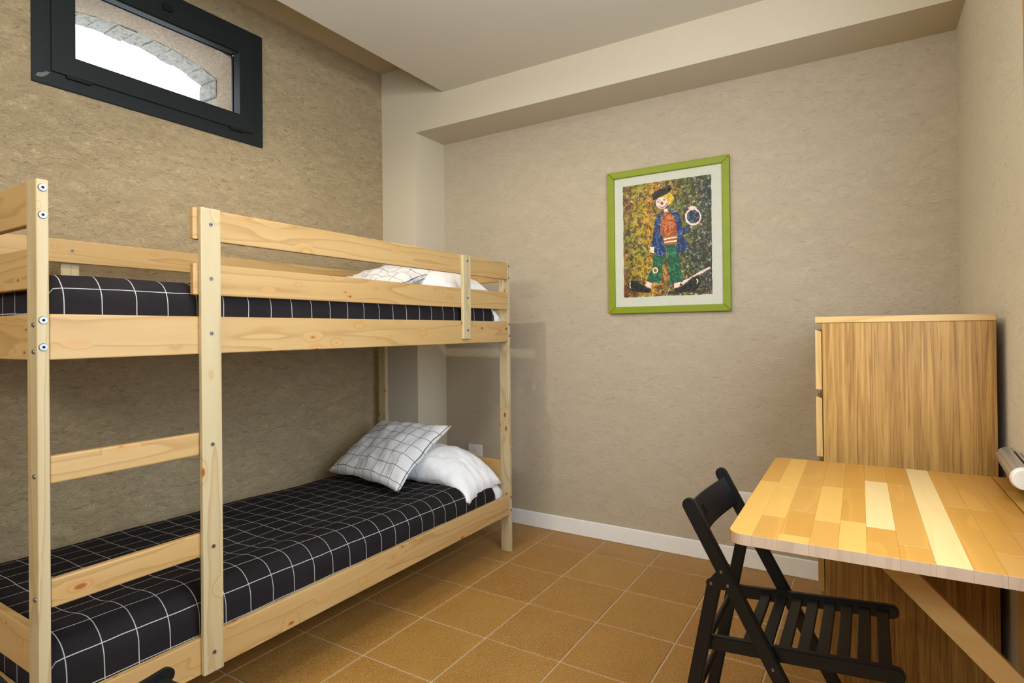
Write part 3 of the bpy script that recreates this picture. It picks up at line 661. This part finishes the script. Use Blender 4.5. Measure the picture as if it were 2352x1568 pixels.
# ---------------------------------------------------------------- chest of drawers
QX0, QX1, QY = 2.5843, 3.0600, -0.8842
ch = thing('chest_of_drawers', 'tall oak veneer chest of drawers in the right corner', 'chest of drawers', (QX0, QY, 0))
def cb(name, x0, x1, y0, y1, z0, z1, m, parent=ch, bev=0.0012):
    return box(name, x0 - QX0, x1 - QX0, y0 - QY, y1 - QY, z0, z1, m, parent, bev, 1)
QYB = QY + 0.80
cb('top_panel', QX0, QX1, QY, QYB, 1.2095, 1.230, OAK_X)
cb('side_panel', QX0 + 0.0205, QX1, QY + 0.0012, QY + 0.021, 0.0, 1.209, OAK_Z)
cb('side_panel', QX0 + 0.0205, QX1, QYB - 0.021, QYB - 0.0012, 0.0, 1.209, OAK_Z)
cb('back_panel', QX1 - 0.006, QX1 - 0.001, QY + 0.022, QYB - 0.022, 0.01, 1.209, OAK_Z)
cb('plinth', QX0 + 0.035, QX0 + 0.05, QY + 0.022, QYB - 0.022, 0.0, 0.06, OAK_X)
def drawer(ya, yb, z0, z1):
    # front with a bevelled finger-pull along its upper edge, box behind
    bm = bmesh.new()
    bm_prism(bm, [(0.0, z0), (0.0185, z0), (0.0185, z1 - 0.006), (0.0, z1)], 1, ya - QY, yb - QY)
    bevelled(bm, 0.0008, 1); d = obj('drawer', bm, OAKE, ch)
    bm = bmesh.new(); bm_box(bm, 0.0205, 0.40, ya - QY + 0.028, yb - QY - 0.028, z0 + 0.01, z1 - 0.03)
    obj('drawer_box', bm, OAK_X, d)
for k in range(5):
    zt = 1.187 - k * 0.2235; zb_ = zt - 0.199
    if k == 0:
        drawer(QY + 0.001, QY + 0.3985, zb_, zt); drawer(QY + 0.4015, QYB - 0.001, zb_, zt)
    else: drawer(QY + 0.001, QYB - 0.001, zb_, zt)

# ---------------------------------------------------------------- folding wall table
TX = 3.0726 + 1.4 * 0.013
tb = thing('folding_wall_table', 'birch drop leaf table fixed to the right wall in front of the chest', 'table', (TX, -1.4, 0), math.radians(0.746))
ZT, TH = 0.7745, 0.0225
ty0, ty1 = -0.379, 0.411          # along the wall, local
x_free = 2.480 - 3.0726 - 0.002; x_h = 3.033 - 3.0726 - 0.001
sh = -(TX - 3.0726)
bounds = [x_free] + [v - 3.0726 for v in (2.525, 2.573, 2.6295, 2.6795, 2.7275, 2.780, 2.833, 2.886, 2.932, 2.981)] + [x_h]
bounds = [b + sh for b in bounds]
cuts = [[-1.32], [-1.36, -1.63], [-1.21, -1.34, -1.565, -1.74], [-1.307, -1.614], [-1.303, -1.592], [-1.195, -1.612], [-1.205, -1.697], [], [-1.370], [-1.370, -1.666], [-1.21, -1.52]]
tones = ['ms', 'ssm', 'mmmds', 'msm', 'dds', 'mld', 'dmd', 'l', 'md', 'mdm', 'mdm']
RC = 0.030
tones = [t_ if len(t_) == len(c_) + 1 else (t_ * 3)[:len(c_) + 1] for t_, c_ in zip(tones, cuts)]
def stave(name, x0, x1, y0, y1, tone, parent, corner=None):
    pts = [(x0, y0), (x1, y0), (x1, y1), (x0, y1)]
    if corner == 'front':
        pts = [(x0 + RC - RC * math.sin(a), y0 + RC - RC * math.cos(a)) for a in [math.pi / 2 - k * math.pi / 16 for k in range(9)]] + [(x1, y0), (x1, y1), (x0, y1)]
    if corner == 'back':
        pts = [(x0, y0), (x1, y0), (x1, y1)] + [(x0 + RC - RC * math.sin(a), y1 - RC + RC * math.cos(a)) for a in [k * math.pi / 16 for k in range(9)]]
    cx_ = (x0 + x1) / 2; cy_ = (y0 + y1) / 2
    bm = bmesh.new(); bm_prism(bm, [(p[0] - cx_, p[1] - cy_) for p in pts], 2, -TH, 0)
    bmesh.ops.bevel(bm, geom=list(bm.edges), offset=0.00022, segments=1, affect='EDGES')
    for f in bm.faces:
        if abs(f.normal.y) > 0.5: f.material_index = 1
    o = obj(name, bm, [BIRCH[tone], ENDGRAIN], parent, loc=(cx_, cy_, ZT + 0.0039 * (cx_)))
    return o
for k, (a, b) in enumerate(zip(bounds, bounds[1:])):
    ys = [ty1] + [c_ + 1.4 for c_ in cuts[k]] + [ty0]
    for i, (yb, ya) in enumerate(zip(ys, ys[1:])):
        corner = None
        if k == 0 and i == len(ys) - 2: corner = 'front'
        if k == 0 and i == 0: corner = 'back'
        g = 0.00008
        stave('stave', a + g * (k > 0), b - g, ya + g * (ya != ty0), yb - g * (yb != ty1), tones[k][i], tb, corner)
# narrow fixed leaf at the wall
for (ya, yb, tn) in ((ty0, -0.10, 'm'), (-0.0996, 0.24, 's'), (0.2404, ty1, 'm')):
    stave('wall_leaf_stave', x_h + sh + 0.0035, -0.001, ya, yb, tn, tb)
for yy in (-0.25, 0.28): box('hinge', x_h + sh - 0.03, x_h + sh + 0.035, yy - 0.02, yy + 0.02, ZT - TH - 0.0026, ZT - TH - 0.0008, STEEL, tb, 0.0004)
box('wall_board', -0.022, -0.001, -0.30, 0.315, 0.30, ZT - TH - 0.003, BIRCHZ, tb)
bm = bmesh.new()
bm_prism(bm, [(-0.047, 0.316), (-0.047, 0.392), (-0.372, ZT - TH - 0.003), (-0.447, ZT - TH - 0.003), (-0.425, ZT - TH - 0.022), (-0.092, 0.375), (-0.06, 0.31)][:0] or [(-0.045, 0.325), (-0.045, 0.398), (-0.392, ZT - TH - 0.004), (-0.462, ZT - TH - 0.004), (-0.462, ZT - TH - 0.012)], 1, -0.010, 0.010)
bevelled(bm, 0.0015, 1); obj('support_brace', bm, BIRCHZ, tb, loc=(0, 0.02, 0))
box('brace_post', -0.045, -0.0225, 0.005, 0.035, 0.31, ZT - TH - 0.003, BIRCHZ, tb)

# ---------------------------------------------------------------- folding chairs
def stadium(p0, p1, w_, n=8, square0=False, square1=False):
    p0 = Vector(p0); p1 = Vector(p1); d = (p1 - p0).normalized(); q = Vector((-d.y, d.x)); r = w_ / 2; pts = []
    if square1: pts += [p1 + q * -r, p1 + q * r]
    else: pts += [p1 + (d * math.cos(a) + q * math.sin(a)) * r for a in [-math.pi / 2 + math.pi * k / n for k in range(n + 1)]]
    if square0: pts += [p0 + q * r, p0 + q * -r]
    else: pts += [p0 + (d * math.cos(a) + q * math.sin(a)) * r for a in [math.pi / 2 + math.pi * k / n for k in range(n + 1)]]
    return [(p.x, p.y) for p in pts]
def floor_cut(pts): return [(p[0], max(p[1], 0.0)) for p in pts]
CX, CY = 2.530, -1.4125
def make_chair(label):
    t = thing('folding_chair', label, 'chair', (CX, CY, 0))
    def bar(name, pts, ya, yb, bev=0.0035, parent=t):
        bm = bmesh.new(); bm_prism(bm, pts, 1, ya, yb); bmesh.ops.remove_doubles(bm, verts=bm.verts, dist=1e-5)
        bmesh.ops.bevel(bm, geom=[e for e in bm.edges if abs(e.verts[0].co.y - e.verts[1].co.y) < 1e-6], offset=bev, segments=2, affect='EDGES')
        o = obj(name, bm, BLACK, parent, smooth=False); return o
    for s in (-1, 1):
        oa, ob = sorted((s * 0.1875, s * 0.1695)); ia, ib = sorted((s * 0.1680, s * 0.1500))
        bar('front_leg', stadium((2.3515 - CX, 0.757), (2.754 - CX, 0.016), 0.034, square1=False), oa, ob)
        bar('rear_leg', stadium((2.409 - CX, 0.572), (2.300 - CX, 0.016), 0.033, square1=False), oa, ob)
        bar('seat_rail', stadium((2.385 - CX, 0.4205), (2.782 - CX, 0.452), 0.034), ia, ib, 0.003)
        # steel bracket plate with three rivets
        pa, pb = sorted((s * 0.1876, s * 0.1890))
        pts = []
        for (cx_, cz_, a0, a1) in ((2.428, 0.609, 100, 10), (2.443, 0.579, 10, -110), (2.404, 0.577, -80, -260)):
            for k in range(6):
                a = math.radians(a0 + (a1 - a0) * k / 5); pts.append((cx_ - CX + 0.0125 * math.cos(a), cz_ + 0.0125 * math.sin(a)))
        bm = bmesh.new(); bm_prism(bm, pts[::-1], 1, pa, pb); br = obj('bracket_plate', bm, BLACK, t)
        for (cx_, cz_) in ((2.428, 0.609), (2.443, 0.579), (2.404, 0.577)):
            bm = bmesh.new(); bm_cyl(bm, (0, 0, 0), (0, s * 0.0025, 0), 0.0042, 12, 0.003); obj('rivet', bm, STEEL, br, loc=(cx_ - CX, s * 0.1889, cz_))
        bm = bmesh.new(); bm_cyl(bm, (0, 0, 0), (0, s * 0.003, 0), 0.0042, 12, 0.003); obj('pivot_screw', bm, STEEL, t, loc=(2.541 - CX, s * 0.1874, 0.407))
    for k in range(8):
        x = 2.478 + k * 0.0405 - CX; zt = 0.4205 + (x + CX - 2.385) * 0.0794 + 0.005
        bm = bmesh.new(); bm_box(bm, -0.0135, 0.0135, -0.1505, 0.1505, -0.010, 0.0); bevelled(bm, 0.002, 2)
        o = obj('seat_slat', bm, BLACK, t, loc=(x, 0, zt)); o.rotation_euler = (0, -math.atan(0.0794), 0)
    for nm, x, z, r, hw in (('stretcher', 2.385, 0.4205, 0.009, 0.18), ('stretcher', 2.347, 0.262, 0.009, 0.17), ('stretcher', 2.688, 0.14, 0.009, 0.17)):
        bm = bmesh.new(); bm_cyl(bm, (0, -hw, 0), (0, hw, 0), r, 12); obj(nm, bm, BLACK, t, smooth=False, loc=(x - CX, 0, z))
    # curved back panel between the posts, with an oval hand hole
    nY, nS = 28, 10; bm = bmesh.new(); hw = 0.1694
    d = Vector((2.754 - 2.3515, 0.016 - 0.757)).normalized(); nrm = Vector((d.y, -d.x))   # nrm points backwards
    if nrm.x > 0: nrm = -nrm
    st = Vector((2.3515 - CX, 0.757)) + d * 0.012
    def P(i, j, off):
        y = -hw + 2 * hw * i / nY; s_ = 0.082 * j / nS
        bow = 0.040 * (1 - (y / hw) ** 2)
        p = st + d * s_ + nrm * (bow + off - 0.004)
        return Vector((p.x, y, p.y))
    F_, B_ = [[[bm.verts.new(P(i, j, o_)) for j in range(nS + 1)] for i in range(nY + 1)] for o_ in (0.0, 0.010)]
    hole = {(i, j) for i in (13, 14) for j in (3, 4, 5)}
    for i in range(nY):
        for j in range(nS):
            if (i, j) in hole: continue
            bm.faces.new((F_[i][j], F_[i + 1][j], F_[i + 1][j + 1], F_[i][j + 1])); bm.faces.new((B_[i][j + 1], B_[i + 1][j + 1], B_[i + 1][j], B_[i][j]))
    be = [e for e in bm.edges if len(e.link_faces) == 1]
    fr = {v: B_[i][j] for i, r_ in enumerate(F_) for j, v in enumerate(r_)}
    for e in be:
        a, b = e.verts
        if a in fr and b in fr: bm.faces.new((a, b, fr[b], fr[a]))
    bmesh.ops.recalc_face_normals(bm, faces=bm.faces)
    obj('backrest', bm, BLACK, t, smooth=False)
    return t
def children(o): return [c for c in D.objects if c.parent is o]
def copy_tree(o, parent=None):
    c = o.copy(); COL.objects.link(c); c.parent = parent
    for k in children(o): copy_tree(k, c)
    return c
chair = make_chair('black slatted folding chair pushed halfway under the wall table')
c2 = copy_tree(chair); c2['label'] = 'second black folding chair in front of the bunk bed, only its seat corner in view'
c2.location = (1.596, -2.591, 0); c2.rotation_euler = (0, 0, math.radians(95))
chair['group'] = 'black folding chairs'; c2['group'] = 'black folding chairs'

# ---------------------------------------------------------------- rounded wall heater above the table
A_ = Vector((3.073, -0.925, 0.823)); B_ = Vector((3.050, -1.262, 0.832))
ht = thing('wall_heater', 'rounded white metal heater on the right wall above the table end', 'heater', (A_.x, A_.y, A_.z))
def along(t_): return (B_ - A_) * t_
GREY = plain('satin_silver_grey_metal', '#b4afa3', 0.3, 0.5, 0.5)
def heater_body():
    bm = bmesh.new(); prof = []; r = 0.0255
    for k in range(13):
        a = math.radians(270 - 180 * k / 12); rr = r - (0.0016 if k in (5, 8) else 0); prof.append((rr * math.cos(a), rr * math.sin(a)))
    prof += [(0.006, r), (0.0065, r - 0.002), (0.008, r - 0.002), (0.0085, r), (0.018, r + 0.001), (0.019, r - 0.002), (0.033, r - 0.002), (0.034, -r)]
    n = 10; rows = []
    for j in range(n + 1):
        p = along(j / n); rows.append([bm.verts.new((p.x + q[0], p.y, p.z + q[1])) for q in prof])
    for j in range(n):
        for i in range(len(prof)): bm.faces.new((rows[j][i], rows[j + 1][i], rows[j + 1][(i + 1) % len(prof)], rows[j][(i + 1) % len(prof)]))
    bm.faces.new(rows[0]); bm.faces.new(rows[-1][::-1]); bmesh.ops.recalc_face_normals(bm, faces=bm.faces)
    return obj('housing', bm, GREY, ht)
hb = heater_body()
bm = bmesh.new(); p = along(1.0); bm_cyl(bm, (0, 0.001, 0), (0, -0.014, 0), 0.0275, 32, 0.0245); bevelled(bm, 0.002, 2)
tag(obj('end_cap', bm, PLASTIC, ht, smooth=False, loc=p), 'round white end cap')
p = along(0.58); bm = bmesh.new()
dv = along(1.0) * 0.36; nx = 0.0065
bm_prism(bm, [(-dv.x - nx, -dv.y), (dv.x - nx, dv.y), (dv.x + nx, dv.y), (-dv.x + nx, -dv.y)], 2, 0.0, 0.0010)
for v in bm.verts: v.co.z += (dv.z / dv.y) * v.co.y
obj('vent_slot', bm, DARKHOLE, ht, loc=(p.x + 0.0135, p.y, p.z + 0.0248))

# ceiling lamps that give the room its light (above the frame)
for nm, loc, lab in (('ceiling_lamp', (1.06, -1.68, ZC), 'small round ceiling lamp above the ladder side of the bed'), ('ceiling_lamp', (2.05, -2.3, ZC), 'round ceiling lamp nearer the table')):
    t = thing(nm, lab, 'lamp', loc)
    bm = bmesh.new(); bm_cyl(bm, (0, 0, -0.012), (0, 0, -0.0005), 0.055, 28, 0.06); obj('lamp_base', bm, WHITE, t)
    bm = bmesh.new(); bm_cyl(bm, (0, 0, -0.045), (0, 0, -0.012), 0.018, 16); obj('lamp_socket', bm, WHITE, t)
